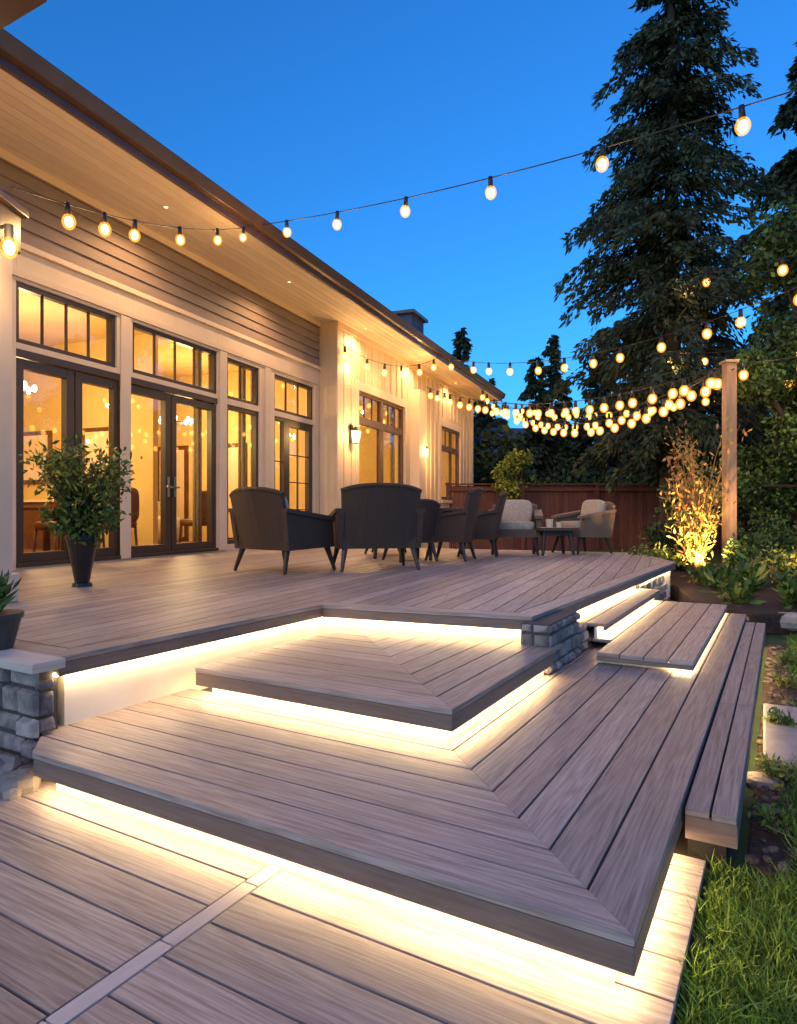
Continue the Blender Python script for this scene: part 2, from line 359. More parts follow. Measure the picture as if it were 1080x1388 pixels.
stones(b,5.75,7.8,-.05,.40,lambda u,d,z:(-1.02+d,u,z))
b.obj('facing_stones',S,bevel=.004)
def rock(mb,x,y,z,s,m=m_rock):
    mb.sq((x,y,z),(s*random.uniform(.8,1.3),s*random.uniform(.7,1.1),s*random.uniform(.45,.75)),m,e=.75,nu=10,nv=6,rot=random.random()*6,noise=.22)
b=MB()
for a,bb,s in[(-2.50,.0,.085),(-2.62,-.02,.12),(-2.53,-.13,.06),(-2.75,-.08,.14),(-2.44,-.06,.04),(-2.95,-.03,.14)]:
    x,y=toW(DK,a,bb);rock(b,x,y,s*.3,s)
b.obj('boulder_cluster')
# ------------------------------------------------------------ house
H=empty('house')
TOPZ=5.22
def wall(mb,t0,t1,z0,z1,ops,o0,o1,m):
    ts=sorted({t0,t1,*[o[0] for o in ops],*[o[1] for o in ops]});zs=sorted({z0,z1,*[o[2] for o in ops],*[o[3] for o in ops]})
    for i in range(len(ts)-1):
        for j in range(len(zs)-1):
            a,c=(ts[i]+ts[i+1])/2,(zs[j]+zs[j+1])/2
            if any(o[0]<a<o[1] and o[2]<c<o[3] for o in ops):continue
            mb.box(ts[i],ts[i+1],o0,o1,zs[j],zs[j+1],m,.5)
ops1=[(-3.2,-.9,.6,3.0),(-3.2,-.9,3.1,3.83),(0,3.68,.53,3.05),(0,1.5,3.12,3.83),(1.79,3.68,3.12,3.83),(3.94,4.9,.62,3.0),(3.94,4.9,3.1,3.8),(5.4,6.9,.53,3.0),(5.4,6.9,3.1,3.8)]
b=MB(HS);wall(b,-5,7.14,0,4.25,ops1,-.2,0,m_cream);b.box(-5,7.14,-.2,-.03,4.25,TOPZ,m_cream)
b.box(-5,7.05,.0,.03,3.87,3.95,m_cream);b.box(-5,7.14,.0,.05,4.20,4.27,m_cream)
for t in(-.45,1.645,3.81,5.15,7.0):b.box(t-.09,t+.09,0,.025,.53,3.86,m_cream)
b.box(-5,7.14,-.03,.05,5.12,TOPZ,m_cream)
b.obj('main_wall',H,bevel=.004)
b=MB(HS);z=4.275
while z<5.11:
    z1=min(z+.165,5.118);b.hexa([(-5,-.03,z),(7.1,-.03,z),(7.1,.04,z),(-5,.04,z),(-5,-.03,z1),(7.1,-.03,z1),(7.1,.012,z1),(-5,.012,z1)],m_siding);z+=.165
b.obj('lap_siding',H)
F2=(HS[0]+.4*HY,HS[1]-.4*HX,HX,HY,HY,-HX)
ops2=[(8.22,11.1,1.55,3.95),(14.15,16.2,1.55,3.85)]
b=MB(F2);wall(b,7.14,17.75,-.05,TOPZ,ops2,-.2,0,m_bb);b.box(7.14,7.34,-.9,-.2,-.05,TOPZ,m_bb)
b.box(17.55,17.75,-7,-.2,-.05,TOPZ,m_bb)
t=7.5
while t<17.7:
    if not any(o[0]-.15<t<o[1]+.15 for o in ops2):b.box(t-.025,t+.025,0,.03,.5,5.1,m_bb)
    else:b.box(t-.025,t+.025,0,.03,4.15,5.1,m_bb)
    t+=.38
for o in ops2:
    b.box(o[0]-.14,o[0],0,.035,o[2]-.1,o[3]+.2,m_cream);b.box(o[1],o[1]+.14,0,.035,o[2]-.1,o[3]+.2,m_cream);b.box(o[0],o[1],0,.035,o[3],o[3]+.2,m_cream);b.box(o[0],o[1],0,.07,o[2]-.1,o[2],m_cream)
b.box(7.14,7.42,0,.04,-.05,5.1,m_cream);b.box(11.5,12.0,0,.28,.3,4.5,m_cream);b.box(17.5,17.75,0,.04,-.05,5.1,m_cream);b.box(7.14,17.75,0,.06,5.1,TOPZ,m_cream)
b.obj('batten_wall',H,bevel=.004)
def window(mb,gb,t0,t1,z0,z1,nv=0,nh=0,fw=.06,o=-.08,mf=m_frame,mw=.02):
    mb.box(t0,t0+fw,o-.05,o+.05,z0,z1,mf);mb.box(t1-fw,t1,o-.05,o+.05,z0,z1,mf)
    mb.box(t0+fw,t1-fw,o-.048,o+.048,z0,z0+fw,mf);mb.box(t0+fw,t1-fw,o-.048,o+.048,z1-fw,z1,mf)
    for i in range(nv):
        t=t0+fw+(t1-t0-2*fw)*(i+1)/(nv+1);mb.box(t-mw/2,t+mw/2,o-.02,o+.02,z0+fw,z1-fw,mf)
    for i in range(nh):
        z=z0+fw+(z1-z0-2*fw)*(i+1)/(nh+1);mb.box(t0+fw,t1-fw,o-.018,o+.018,z-mw/2,z+mw/2,mf)
    gb.quad([(t0+fw,o,z0+fw),(t1-fw,o,z0+fw),(t1-fw,o,z1-fw),(t0+fw,o,z1-fw)],m_glass)
wb=MB(HS);gb=MB(HS)
window(wb,gb,-3.2,-.9,.6,3.0,1,0);window(wb,gb,-3.2,-.9,3.1,3.83,3,0)
window(wb,gb,0,1.5,3.12,3.83,3,0);window(wb,gb,1.79,3.68,3.12,3.83,3,0)
wb.box(0,3.68,-.15,.0,2.96,3.05,m_frame);wb.box(0,3.68,-.15,.02,.53,.58,m_frame)
for a,c in((0,.84),(.84,1.6),(1.6,2.6),(2.6,3.68)):
    window(wb,gb,a+.01,c-.01,.58,2.95,0,0,fw=.11)
for t in(2.53,2.67):
    wb.box(t-.02,t+.02,-.03,-.01,1.4,1.7,m_metal);wb.box(t-.06,t+.06,-.01,.03,1.53,1.56,m_metal)
window(wb,gb,3.94,4.9,.62,3.0,0,0,fw=.07);window(wb,gb,3.94,4.9,3.1,3.8,1,0)
window(wb,gb,5.4,6.9,3.1,3.8,2,0);window(wb,gb,5.4,5.85,.53,3.0,0,2,fw=.07);window(wb,gb,5.85,6.9,.53,3.0,1,3,fw=.14)
wb.obj('window_and_door_frames',H,bevel=.004);gb.obj('glazing',H)
wb=MB(F2);gb=MB(F2);m_fr2=mat('brown_window_frame',(.16,.08,.045),rough=.5)
for a,c in((8.22,9.66),(9.66,11.1)):
    window(wb,gb,a,c,1.55,3.3,0,0,fw=.1,mf=m_fr2);window(wb,gb,a,c,3.3,3.95,2,0,fw=.07,mf=m_fr2)
window(wb,gb,14.15,16.2,1.55,3.2,0,0,fw=.1,mf=m_fr2);window(wb,gb,14.15,16.2,3.2,3.85,2,0,fw=.07,mf=m_fr2)
wb.obj('rear_window_frames',H);gb.obj('rear_glazing',H)
# interior
b=MB(HS)
b.box(-5,17.5,-5.6,-.2,.3,.5,m_ifloor);b.box(-5,17.5,-5.6,-.2,4.3,4.4,m_iwall);b.box(-5,17.5,-5.7,-5.6,.5,4.3,m_iwall)
b.box(6.95,7.12,-5.6,-.2,.5,4.3,m_iwall);b.box(-5,-4.9,-5.6,-.2,.5,4.3,m_iwall);b.box(3.72,3.84,-5.6,-1.4,.5,4.3,m_iwall)
b.box(12.4,12.5,-5.6,-.2,.5,4.3,m_iwall)
for t in(-1.6,.6,2.4):
    b.box(t,t+.8,-5.6,-5.56,.5,2.7,m_iwood);b.box(t+.1,t+.7,-5.56,-5.54,.6,2.6,m_cream)
for o in(-4.6,-3.0):
    b.box(3.68,3.72,o,o+.8,1.7,2.7,m_iwood);b.box(3.66,3.68,o+.08,o+.72,1.78,2.62,m_cream)
    b.box(6.91,6.95,o+.4,o+1.3,.5,2.7,m_iwood);b.box(6.89,6.91,o+.5,o+1.2,.6,2.6,m_cream)
b.box(4.4,6.2,-5.6,-5.1,.5,2.8,m_iwood)
for k in range(4):b.box(4.45,6.15,-5.1,-5.06,.7+k*.5,.74+k*.5,m_cream)
b.box(.3,1.3,-5.6,-5.55,3.0,3.6,m_iwood)
b.box(3.2,3.7,-4.4,-2.6,.5,1.35,m_iwood);b.box(3.15,3.71,-4.45,-2.55,1.35,1.39,m_cream)
b.obj('interior_rooms',H)
b=MB(HS)
for t in(.10,3.55,3.98,4.80,5.45,8.35,10.95,14.3,16.0):
    oo=-.30 if t<7.2 else .12
    for k in range(5):b.cyl((t+k*.035-.07,oo+(.02 if k%2 else -.02),.55),(t+k*.035-.07,oo+(.02 if k%2 else -.02),4.0),.028,.022,m_cush,7)
b.obj('curtains',H,smooth=True)
b=MB(HS)
b.box(.4,2.6,-2.6,-1.6,1.2,1.25,m_iwood)
for x,y in((.5,-2.5),(2.5,-2.5),(.5,-1.7),(2.5,-1.7)):b.box(x-.04,x+.04,y-.04,y+.04,.5,1.2,m_iwood)
for x,y,s in((-.3,-.9,1),(.5,-1.1,1),(1.5,-1.1,1),(2.6,-1.1,1),(3.0,-2.2,1),(1,-3,-1),(2,-3,-1),(4.5,-1.1,1)):
    b.sq((x,y+s*.22,1.28),(.23,.045,.28),m_iwood,e=.5);b.sq((x,y,.98),(.25,.25,.07),m_iwood,e=.5)
    for i in(-1,1):
        for j in(-1,1):b.cyl((x+i*.19,y+j*.19,.95),(x+i*.21,y+j*.21,.5),.025,.018,m_iwood,6)
b.sq((5.4,-3.2,.8),(.9,.45,.3),m_cush,e=.4);b.sq((5.4,-3.55,1.1),(.9,.15,.35),m_cush,e=.4)
b.obj('interior_furniture',H,smooth=True)
m_chb=emis('chandelier_bulb',(1,.7,.35),24,False)
m_can=emis('recessed_fill_lens',(1,.7,.4),2.5,False)  # glowing lens for the added soffit downlights
b=MB(HS)
for cx,cz,co in((1.5,3.0,-2.1),(-1.2,3.1,-2.4),(5.3,3.0,-2.3)):
    b.cyl((cx,co,4.3),(cx,co,cz),.012,.012,m_leg,6)
    for k in range(8):
        a=k*math.pi/4;x,y=cx+.35*math.cos(a),co+.35*math.sin(a)
        b.cyl((cx,co,cz),(x,y,cz-.05),.01,.01,m_leg,5);b.sq((x,y,cz+.02),(.035,.035,.055),m_chb,e=1,nu=8,nv=6)
b.obj('chandeliers',H)
for t,p in((-2.5,170),(1.5,230),(5.4,170),(9.8,130),(15,130)):
    x,y=toW(HS,t,-2.1);light('interior_lamp','POINT',(x,y,2.9),p*1.3,(1,.68,.29),.25,H)
# eaves, roof
EO=1.35
b=MB(HS);o=.02
while o<EO-.02:b.box(-6,18.3,o,min(o+.132,EO-.02),TOPZ,TOPZ+.02,m_soffit);o+=.14
b.obj('soffit',H)
b=MB(HS)
for t in(-1.5,1.6,4.7,7.9,11.2,14.6):b.cyl((t,.75,TOPZ-.004),(t,.75,TOPZ+.01),.05,.05,m_soffit,16);b.cyl((t,.75,TOPZ-.007),(t,.75,TOPZ-.003),.028,.028,m_can,16)  # row of downlights added to brighten the wall; only one fitting is known
b.obj('recessed_fill_lights',H)
for t in(-1.5,1.6,4.7,7.9,11.2,14.6):
    x,y=toW(HS,t,.75);light('soffit_fill_lamp','SPOT',(x,y,TOPZ-.03),115,(1,.60,.28),.04,H,rot=(0,0,0),spot=2.7)  # added fill spots, wide enough to warm the wall and deck
b=MB(HS);b.box(-6,18.3,EO-.02,EO+.02,TOPZ-.04,TOPZ+.2,m_gutter)
b.hexa([(-6,EO+.02,TOPZ+.05),(18.35,EO+.02,TOPZ+.05),(18.35,EO+.09,TOPZ+.07),(-6,EO+.09,TOPZ+.07),(-6,EO+.02,TOPZ+.22),(18.35,EO+.02,TOPZ+.22),(18.35,EO+.14,TOPZ+.22),(-6,EO+.14,TOPZ+.22)],m_gutter)
b.box(18.3,18.34,-3.4,EO,TOPZ-.02,TOPZ+.2,m_gutter);b.obj('gutter',H,bevel=.008)
b=MB(HS);b.hexa([(-6,EO,TOPZ+.2),(18.4,EO,TOPZ+.2),(18.4,-3.5,TOPZ+1.7),(-6,-3.5,TOPZ+1.7),(-6,EO,TOPZ+.26),(18.4,EO,TOPZ+.26),(18.4,-3.5,TOPZ+1.78),(-6,-3.5,TOPZ+1.78)],m_shingle)
b.hexa([(-6,-8.3,TOPZ+.2),(18.4,-8.3,TOPZ+.2),(18.4,-3.5,TOPZ+1.7),(-6,-3.5,TOPZ+1.7),(-6,-8.3,TOPZ+.26),(18.4,-8.3,TOPZ+.26),(18.4,-3.5,TOPZ+1.78),(-6,-3.5,TOPZ+1.78)],m_shingle)
b.box(-6,18.3,-.2,.02,TOPZ,TOPZ+.2,m_soffit)
b.obj('roof',H)
b=MB(HS);b.box(10.6,11.5,.2,.8,5.3,6.3,m_blue);b.box(10.5,11.6,.1,.9,6.3,6.38,m_gutter);b.obj('chimney',H)
b=MB(HS);b.box(-5,17.7,-7.2,-7,-.05,TOPZ,m_siding);b.box(-5.2,-5,-7,-.2,-.05,TOPZ,m_siding);b.obj('outer_walls',H)
m_lg=emis('lantern_glow',(1,.6,.22),9,False)
for t in(7.85,12.35):
    W=empty('wall_lantern');b=MB(F2);z=2.8
    o=.12
    b.box(t-.06,t+.06,0,.03,z-.1,z+.3,m_black);b.cyl((t,.03,z+.22),(t,o+.03,z+.25),.012,.012,m_black,6)
    b.hexa([(t-.05,o-.04,z-.1),(t+.05,o-.04,z-.1),(t+.05,o+.06,z-.1),(t-.05,o+.06,z-.1),(t-.08,o-.07,z+.16),(t+.08,o-.07,z+.16),(t+.08,o+.09,z+.16),(t-.08,o+.09,z+.16)],m_lg)
    b.hexa([(t-.11,o-.08,z+.165),(t+.11,o-.08,z+.165),(t+.11,o+.12,z+.165),(t-.11,o+.12,z+.165),(t-.03,o,z+.26),(t+.03,o,z+.26),(t+.03,o+.04,z+.26),(t-.03,o+.04,z+.26)],m_black)
    for i in(-1,1):
        for j in(-1,1):b.cyl((t+i*.052,o+.01+j*.055,z-.11),(t+i*.084,o+.01+j*.085,z+.17),.008,.008,m_black,5)
    b.box(t-.06,t+.06,o-.05,o+.07,z-.12,z-.1,m_black);b.obj('lantern_body',W)
    x,y=toW(F2,t,.42);light('lantern_lamp','POINT',(x,y,z+.1),75,(1,.55,.2),.08,W)
# porch column
C=empty('porch_column')
b=MB();b.box(-3.15,-2.84,4.55,4.89,.51,3.05,m_cream);b.box(-3.18,-2.81,4.52,4.92,.51,.72,m_cream);b.obj('shaft',C,bevel=.01)
b=MB();b.box(-3.2,-2.80,4.5,4.93,3.08,3.36,m_gutter);b.box(-3.25,-2.76,4.45,4.97,3.36,3.42,m_gutter);b.obj('capital',C,bevel=.01)
b=MB();b.sq((-2.62,4.47,2.95),(.055,.055,.075),m_shell,e=1);b.sq((-2.62,4.47,2.95),(.036,.036,.05),m_bulb,e=1,nu=10,nv=8);b.cyl((-2.62,4.47,3.0),(-2.62,4.47,3.1),.03,.03,m_black);b.cyl((-2.62,4.47,3.1),(-2.85,4.6,3.12),.012,.012,m_black);b.obj('column_bulb',C)
light('column_lamp','POINT',(-2.55,4.3,2.95),32,WARM,.06,C)
b2=MB();b2.hexa([(-4.2,3.2,3.42),(-2.33,3.9,4.55),(-2.33,4.4,4.55),(-4.2,4.4,3.42),(-4.2,3.2,3.55),(-2.33,3.9,4.72),(-2.33,4.4,4.72),(-4.2,4.4,3.55)],m_gutter);b2.obj('porch_roof_edge',C)
# ------------------------------------------------------------ string lights
def strand(p0,p1,sag,svals,sc=1,mb_=m_bulb,lamps=0,power=7):
    G=empty('string_lights')
    b=MB();p0=np.array(p0,float);p1=np.array(p1,float)
    f=lambda s:p0+(p1-p0)*s-np.array((0,0,4*sag*s*(1-s)))
    n=24;pts=[f(i/n) for i in range(n+1)]
    for i in range(n):b.cyl(pts[i],pts[i+1],.006*sc**.5,.006*sc**.5,m_black,5,False)
    for s in svals:
        p=f(s);sw=np.array((random.uniform(-.008,.008),random.uniform(-.008,.008),0))
        b.cyl(p+(0,0,.012),p-(0,0,.085*sc)+sw,.02*sc,.026*sc,m_black,10)
        c=p-np.array((0,0,.142*sc))+sw*1.6
        b.sq(tuple(c),(.055*sc,.055*sc,.066*sc),m_shell,e=1,nu=14,nv=10)
        b.sq(tuple(c),(.034*sc,.034*sc,.044*sc),mb_,e=1,nu=10,nv=8)
    b.obj('cable_and_bulbs',G,smooth=True)
    if lamps:
        for s in (svals if lamps=='all' else np.linspace(.12,.88,lamps)):
            c=f(s)-np.array((0,0,.23*sc));light('bulb_lamp','POINT',tuple(c),power,(1,.60,.25),.05,G)
E=(-2.05,9.75,5.38)
strand(E,(3.3,4.95,4.42),.13,[.09,.235,.40,.565,.74,.905],1.1,lamps='all',power=10)
strand(E,(-2.68,4.6,3.42),.16,[.12,.3,.5,.68,.78,.88],.95,lamps='all',power=10)
lin=lambda a,c,n:list(np.clip(np.linspace(a,c,n)+rng.normal(size=n)*.25*(c-a)/n*.6,0.01,.99))
xw=toW(F2,7.2,.08);ee=toW(HS,11.0,1.4)
strand((*xw,4.75),(*ee,5.2),.35,lin(.04,.96,6),1.4,m_bulbf,3,16)
strand((*ee,5.2),(5.8,9.2,4.4),.55,lin(.06,.98,12),1.35,m_bulbf,4,24)
strand((5.8,9.2,4.4),(9,7,5.2),.3,lin(.1,.9,5),1.2,m_bulbf,2,20)
post=(5.23,10.5,3.5)
w2=toW(F2,12.0,.3)
strand((*w2,4.65),post,.55,lin(.02,.96,24),1.45,m_bulbf,3,24)
e2=toW(HS,18.2,1.35)
strand((*e2,5.15),post,.75,lin(.02,.97,20),1.5,m_bulbf,3,24)
e3=toW(HS,15.2,1.35)
strand((*e3,5.15),post,1.05,lin(.02,.95,20),1.5,m_bulbf)
strand((*e2,5.15),(12,17.5,5.3),.7,lin(.02,.98,20),1.6,m_bulbf,3,32)
strand((*e3,4.6),(9,12,4.3),.6,lin(.05,.95,17),1.5,m_bulbf)
strand(post,(9.5,8.5,4.3),.2,lin(.06,.9,7),1.3,m_bulbf,2,18)
strand((3.9,17.0,6.1),(8.2,8.6,5.0),.1,[],1,m_bulbf) if False else None
strand((7.4,18,7.6),(6.6,8.2,4.9),.2,[.25,.62,.8],1.6,m_bulbf,2,25)
strand((6.9,18.3,5.6),(8.8,9.2,4.3),.35,[.1,.25,.4,.55,.7,.82],1.5,m_bulbf,2,22)
b=MB();b.box(5.15,5.31,10.42,10.58,-.05,3.52,m_post);b.box(5.12,5.34,10.39,10.61,3.52,3.56,m_post);b.cyl((5.23,10.42,3.4),(5.23,10.34,3.4),.01,.01,m_black);b.obj('wooden_post',bevel=.008)
# ------------------------------------------------------------ furniture
def fr(x,y,rot):c,s=math.cos(rot),math.sin(rot);return(x,y,c,s,-s,c)
DZ=.511
def chair(name,x,y,rot,w=.66,h=.86,d=.62,cush=True,arms=True,mw=m_wicker):
    C=empty(name);F=fr(x,y,rot);b=MB(F);hw=w/2;hd=d/2;z=DZ
    b.hexa([(-hw,-hd,z+.25),(hw,-hd,z+.25),(hw,hd,z+.27),(-hw,hd,z+.27),(-hw,-hd,z+.38),(hw,-hd,z+.38),(hw,hd,z+.39),(-hw,hd,z+.39)],mw)
    n=9
    for i in range(n):
        u0=-1+2*i/n;u1=-1+2*(i+1)/n
        c0=.10*(1-u0*u0);c1=.10*(1-u1*u1);t0=h-.06*abs(u0)**3;t1=h-.06*abs(u1)**3
        W=hw+.03
        b.hexa([(u0*hw,-hd-c0*.5+.03,z+.25),(u1*hw,-hd-c1*.5+.03,z+.25),(u1*hw,-hd-c1*.5+.08,z+.25),(u0*hw,-hd-c0*.5+.08,z+.25),
                (u0*W,-hd-c0-.09,z+t0),(u1*W,-hd-c1-.09,z+t1),(u1*W,-hd-c1-.04,z+t1),(u0*W,-hd-c0-.04,z+t0)],mw,.5)
        b.cyl((u0*W,-hd-c0-.065,z+t0),(u1*W,-hd-c1-.065,z+t1),.03,.03,mw,8,True,.6)
    if arms:
        for s in(-1,1):
            x0,x1=s*hw,s*(hw+.055)
            b.hexa([(x0,-hd,z+.25),(x1,-hd,z+.25),(x1,hd-.02,z+.27),(x0,hd-.02,z+.27),(x0,-hd-.06,z+.66),(x1+s*.02,-hd-.06,z+.66),(x1+s*.02,hd-.06,z+.56),(x0,hd-.06,z+.56)],mw,.5)
            b.hexa([(x0-s*.03,-hd-.06,z+.655),(x1+s*.04,-hd-.06,z+.655),(x1+s*.04,hd,z+.555),(x0-s*.03,hd,z+.555),(x0-s*.03,-hd-.06,z+.70),(x1+s*.04,-hd-.06,z+.70),(x1+s*.04,hd,z+.60),(x0-s*.03,hd,z+.60)],mw,.7)
    b.obj('wicker_shell',C)
    b=MB(F)
    for i in(-1,1):
        for j in(-1,1):b.cyl((i*(hw-.03),j*(hd-.05),z+.27),(i*(hw+.02),j*(hd+.03),z),.034,.018,m_leg,8)
    b.obj('legs',C)
    if cush:
        b=MB(F);b.sq((0,.02,z+.44),(hw*.93,hd*.95,.075),m_cush,e=.35);b.sq((0,-hd+.08,z+.66),(hw*.85,.07,.2),m_cush,e=.45,tilt=.2);b.obj('cushions',C,smooth=True)
r=math.radians
chair('wicker_armchair',-1.28,7.5,r(-38),w=.78,h=.90,d=.7)
chair('wicker_armchair',-.28,7.75,r(14),w=.84,h=.95)
chair('dining_chair',.72,9.15,r(70),w=.5,h=.96,d=.5,cush=False)
chair('dining_chair',.15,9.0,r(25),w=.5,h=.80,d=.5,cush=False)
chair('dining_chair',1.20,10.0,r(80),w=.5,h=.94,d=.5,cush=False)
chair('dining_chair',-.2,10.6,r(-100),w=.5,h=.9,d=.5,cush=False)
m_lc=mat('tan_wicker',(.32,.23,.16),(.15,.1,.07),rough=.6,bump=.8,kind='weave',coord='UV',ramp=(.05,.6))
chair('lounge_chair',1.85,10.55,r(170),w=.66,h=.80,mw=m_lc)
chair('lounge_chair',2.95,10.7,r(115),w=.58,h=.80,mw=m_lc)
def table(name,x,y,rot,w,d,h):
    b=MB(fr(x,y,rot));z=DZ
    b.box(-w/2,w/2,-d/2,d/2,z+h-.045,z+h,m_table);b.box(-w/2+.07,w/2-.07,-d/2+.07,d/2-.07,z+h-.12,z+h-.047,m_leg)
    for i in(-1,1):
        for j in(-1,1):b.cyl((i*(w/2-.1),j*(d/2-.1),z+h-.1),(i*(w/2-.06),j*(d/2-.06),z),.035,.025,m_leg,8)
    b.obj(name,bevel=.006)
table('dining_table',.35,9.9,r(68),1.7,.95,.72)
table('coffee_table',2.4,10.3,r(10),.62,.5,.42)
b=MB();b.cyl((2.33,10.25,DZ+.42),(2.33,10.25,DZ+.55),.05,.06,m_cream,12);b.cyl((2.5,10.35,DZ+.42),(2.5,10.35,DZ+.5),.04,.045,m_cream,12);b.obj('table_vase')
def bush(name,x,y,z,rad,hgt,n,m,l=.06,w=.018,stems=8,pot=None,m2=None,up=.5,parent=None,st=m_bark):
    G=parent or empty(name)
    b=MB();Cs=[];Ds=[]
    for i in range(stems):
        a=random.random()*6.28;rr=rad*random.uniform(.3,1);hh=hgt*random.uniform(.55,1)
        p0=np.array((x+.03*math.cos(a),y+.03*math.sin(a),z));p2=np.array((x+rr*math.cos(a),y+rr*math.sin(a),z+hh));p1=(p0+p2)/2+np.array((-.25*rr*math.cos(a),-.25*rr*math.sin(a),hh*.15))
        k=max(6,n//stems);s=rng.random(k)**.6
        P=(1-s)[:,None]**2*p0+2*(s*(1-s))[:,None]*p1+s[:,None]**2*p2
        P=P+rng.normal(size=(k,3))*rad*.13
        Cs.append(P);d=rng.normal(size=(k,3));d[:,2]+=up;Ds.append(d)
        q=p0
        for j in range(1,5):
            t=j/4;pp=(1-t)**2*p0+2*t*(1-t)*p1+t*t*p2;b.cyl(q,pp,.008*(1.2-t)+.002,.008*(1-t)+.002,st,5,False);q=pp
    b.obj('stems',G)
    Cs=np.concatenate(Cs);Ds=np.concatenate(Ds);k=len(Cs)
    quads('foliage',leafq(Cs,Ds,l*rng.uniform(.6,1.3,k),w*rng.uniform(.7,1.2,k)),m,rng.random(k),G,mats=[m,m2 or m],midx=(rng.random(k)<.25).astype(int))
    return G
G=empty('potted_plant');b=MB();px,py=-2.81,5.9
b.cyl((px,py,DZ),(px,py,DZ+.03),.085,.08,m_pot,18);b.cyl((px,py,DZ+.03),(px,py,DZ+.42),.06,.13,m_pot,18);b.cyl((px,py,DZ+.42),(px,py,DZ+.45),.14,.14,m_pot,18);b.obj('pot',G)
bush('x',px,py,DZ+.42,.50,.78,2300,m_leafg,.075,.013,30,parent=G,m2=m_leafy)
bush('x',px,py,DZ+.42,.48,.80,260,m_bloom,.035,.014,26,parent=G)
bush('x',px,py,DZ+.40,.38,.28,800,m_leafg,.07,.018,14,parent=G)
G=empty('potted_plant');b=MB();px,py=-1.94,3.2
b.cyl((px,py,.515),(px,py,.66),.075,.11,m_potb,18);b.cyl((px,py,.66),(px,py,.685),.12,.12,m_potb,18);b.obj('pot',G)
bush('x',px,py,.66,.13,.17,260,m_leafg,.09,.01,10,parent=G,up=1.5)
# ------------------------------------------------------------ fence and neighbour
Fn=empty('wooden_fence');b=MB();x=1.6
while x<22:
    y=21.5;h=2.02+random.uniform(-.01,.01);b.box(x,x+.142,y,y+.02,-.05,h,m_fence);x+=.15
b.obj('fence_boards',Fn)
b=MB();x=1.6
while x<22.5:b.box(x-.06,x+.06,21.38,21.5,-.05,2.12,m_fence);x+=2.4
b.box(1.6,22,21.4,21.5,1.85,1.95,m_fence);b.box(1.5,22.2,21.36,21.56,2.05,2.09,m_fence);b.obj('posts_and_rails',Fn)
Fn=empty('wooden_fence');b=MB()
yy=12.
while yy<21.3:b.box(11.5-(21.3-yy)*.18,11.52-(21.3-yy)*.18,yy,yy+.142,-.05,1.95,m_fence);yy+=.15
b.obj('fence_boards',Fn)
Nb=empty('neighbor_house');b=MB(fr(6.2,36,.15))
b.box(-3,3.2,-3,3,-.05,4.0,m_bwall);b.obj('walls',Nb)
b=MB(fr(6.2,36,.15));b.hexa([(-3.4,-3.5,3.9),(3.6,-3.5,3.9),(3.6,0,5.6),(-3.4,0,5.6),(-3.4,-3.5,4.02),(3.6,-3.5,4.02),(3.6,0,5.72),(-3.4,0,5.72)],m_blue);b.hexa([(-3.4,3.5,3.9),(3.6,3.5,3.9),(3.6,0,5.6),(-3.4,0,5.6),(-3.4,3.5,4.02),(3.6,3.5,4.02),(3.6,0,5.72),(-3.4,0,5.72)],m_blue);b.obj('roof',Nb)
b=MB(fr(6.2,36,.15));b.box(-2,-1,-3.04,-3,1.8,3.1,m_frame);b.box(.8,1.8,-3.04,-3,1.8,3.1,m_frame);b.obj('windows',Nb)
# ------------------------------------------------------------ trees
def conifer(name,x,y,Hh,zr,rr,nb,per,l=.22,w=.035,m=m_pine,z0=2.):
    G=empty(name);b=MB();n=10
    for i in range(n):
        za=Hh*i/n;zb=Hh*(i+1)/n;ra=.016*Hh*(1-i/n)+.02;rb=.016*Hh*(1-(i+1)/n)+.015
        b.cyl((x,y,za-.1),(x,y,zb),ra,rb,m_bark,9,False)
    Cs=[];Ds=[];R=[]
    for i in range(nb):
        z=z0+(Hh-z0)*(i+random.random())/nb;L=np.interp(z,zr,rr)*random.choice((.5,.7,.85,1,1.2))*random.uniform(.85,1.15);a=random.random()*6.283
        d=np.array((math.cos(a),math.sin(a),0));sd=np.array((-d[1],d[0],0))
        k=int(per*(.25+L/max(rr)));s=rng.uniform(.12,1,k)
        up=random.uniform(.0,.35);dr=random.uniform(.3,.6)
        base=np.array((x,y,z))
        f=lambda s:base+d*L*s+np.array((0,0,1))*(up*L*s-dr*L*s*s)
        P=base+d*(L*s)[:,None]+np.array((0,0,1))*(up*L*s-dr*L*s*s)[:,None]
        P=P+sd*(rng.normal(size=k)*.13*L*(1.15-s))[:,None]
        P[:,2]-=rng.random(k)**1.5*.42*min(1,L/1.5)
        Cs.append(P);dd=d*.6+sd*rng.normal(size=k)[:,None]*.7+np.array((0,0,-1))*rng.uniform(.1,1.5,k)[:,None];Ds.append(dd)
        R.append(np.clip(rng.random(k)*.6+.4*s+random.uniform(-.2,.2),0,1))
        q=base
        for j in range(1,4):
            p=f(j/3*.9);b.cyl(q,p,.035*L/2.5*(1.2-j/3)+.006,.03*L/2.5*(1.05-j/3)+.004,m_bark,4,False);q=p
    b.obj('trunk_and_limbs',G)
    C=np.concatenate(Cs);Dd=np.concatenate(Ds);k=len(C)
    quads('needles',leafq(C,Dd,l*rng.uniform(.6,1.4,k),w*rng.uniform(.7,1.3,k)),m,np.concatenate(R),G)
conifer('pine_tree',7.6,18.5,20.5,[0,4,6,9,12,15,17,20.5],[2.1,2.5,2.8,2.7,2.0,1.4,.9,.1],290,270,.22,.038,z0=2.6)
conifer('pine_tree',13.6,22,17,[0,4,10,14,17],[2.5,2.8,2.6,1.4,.2],150,200,.3,.06)
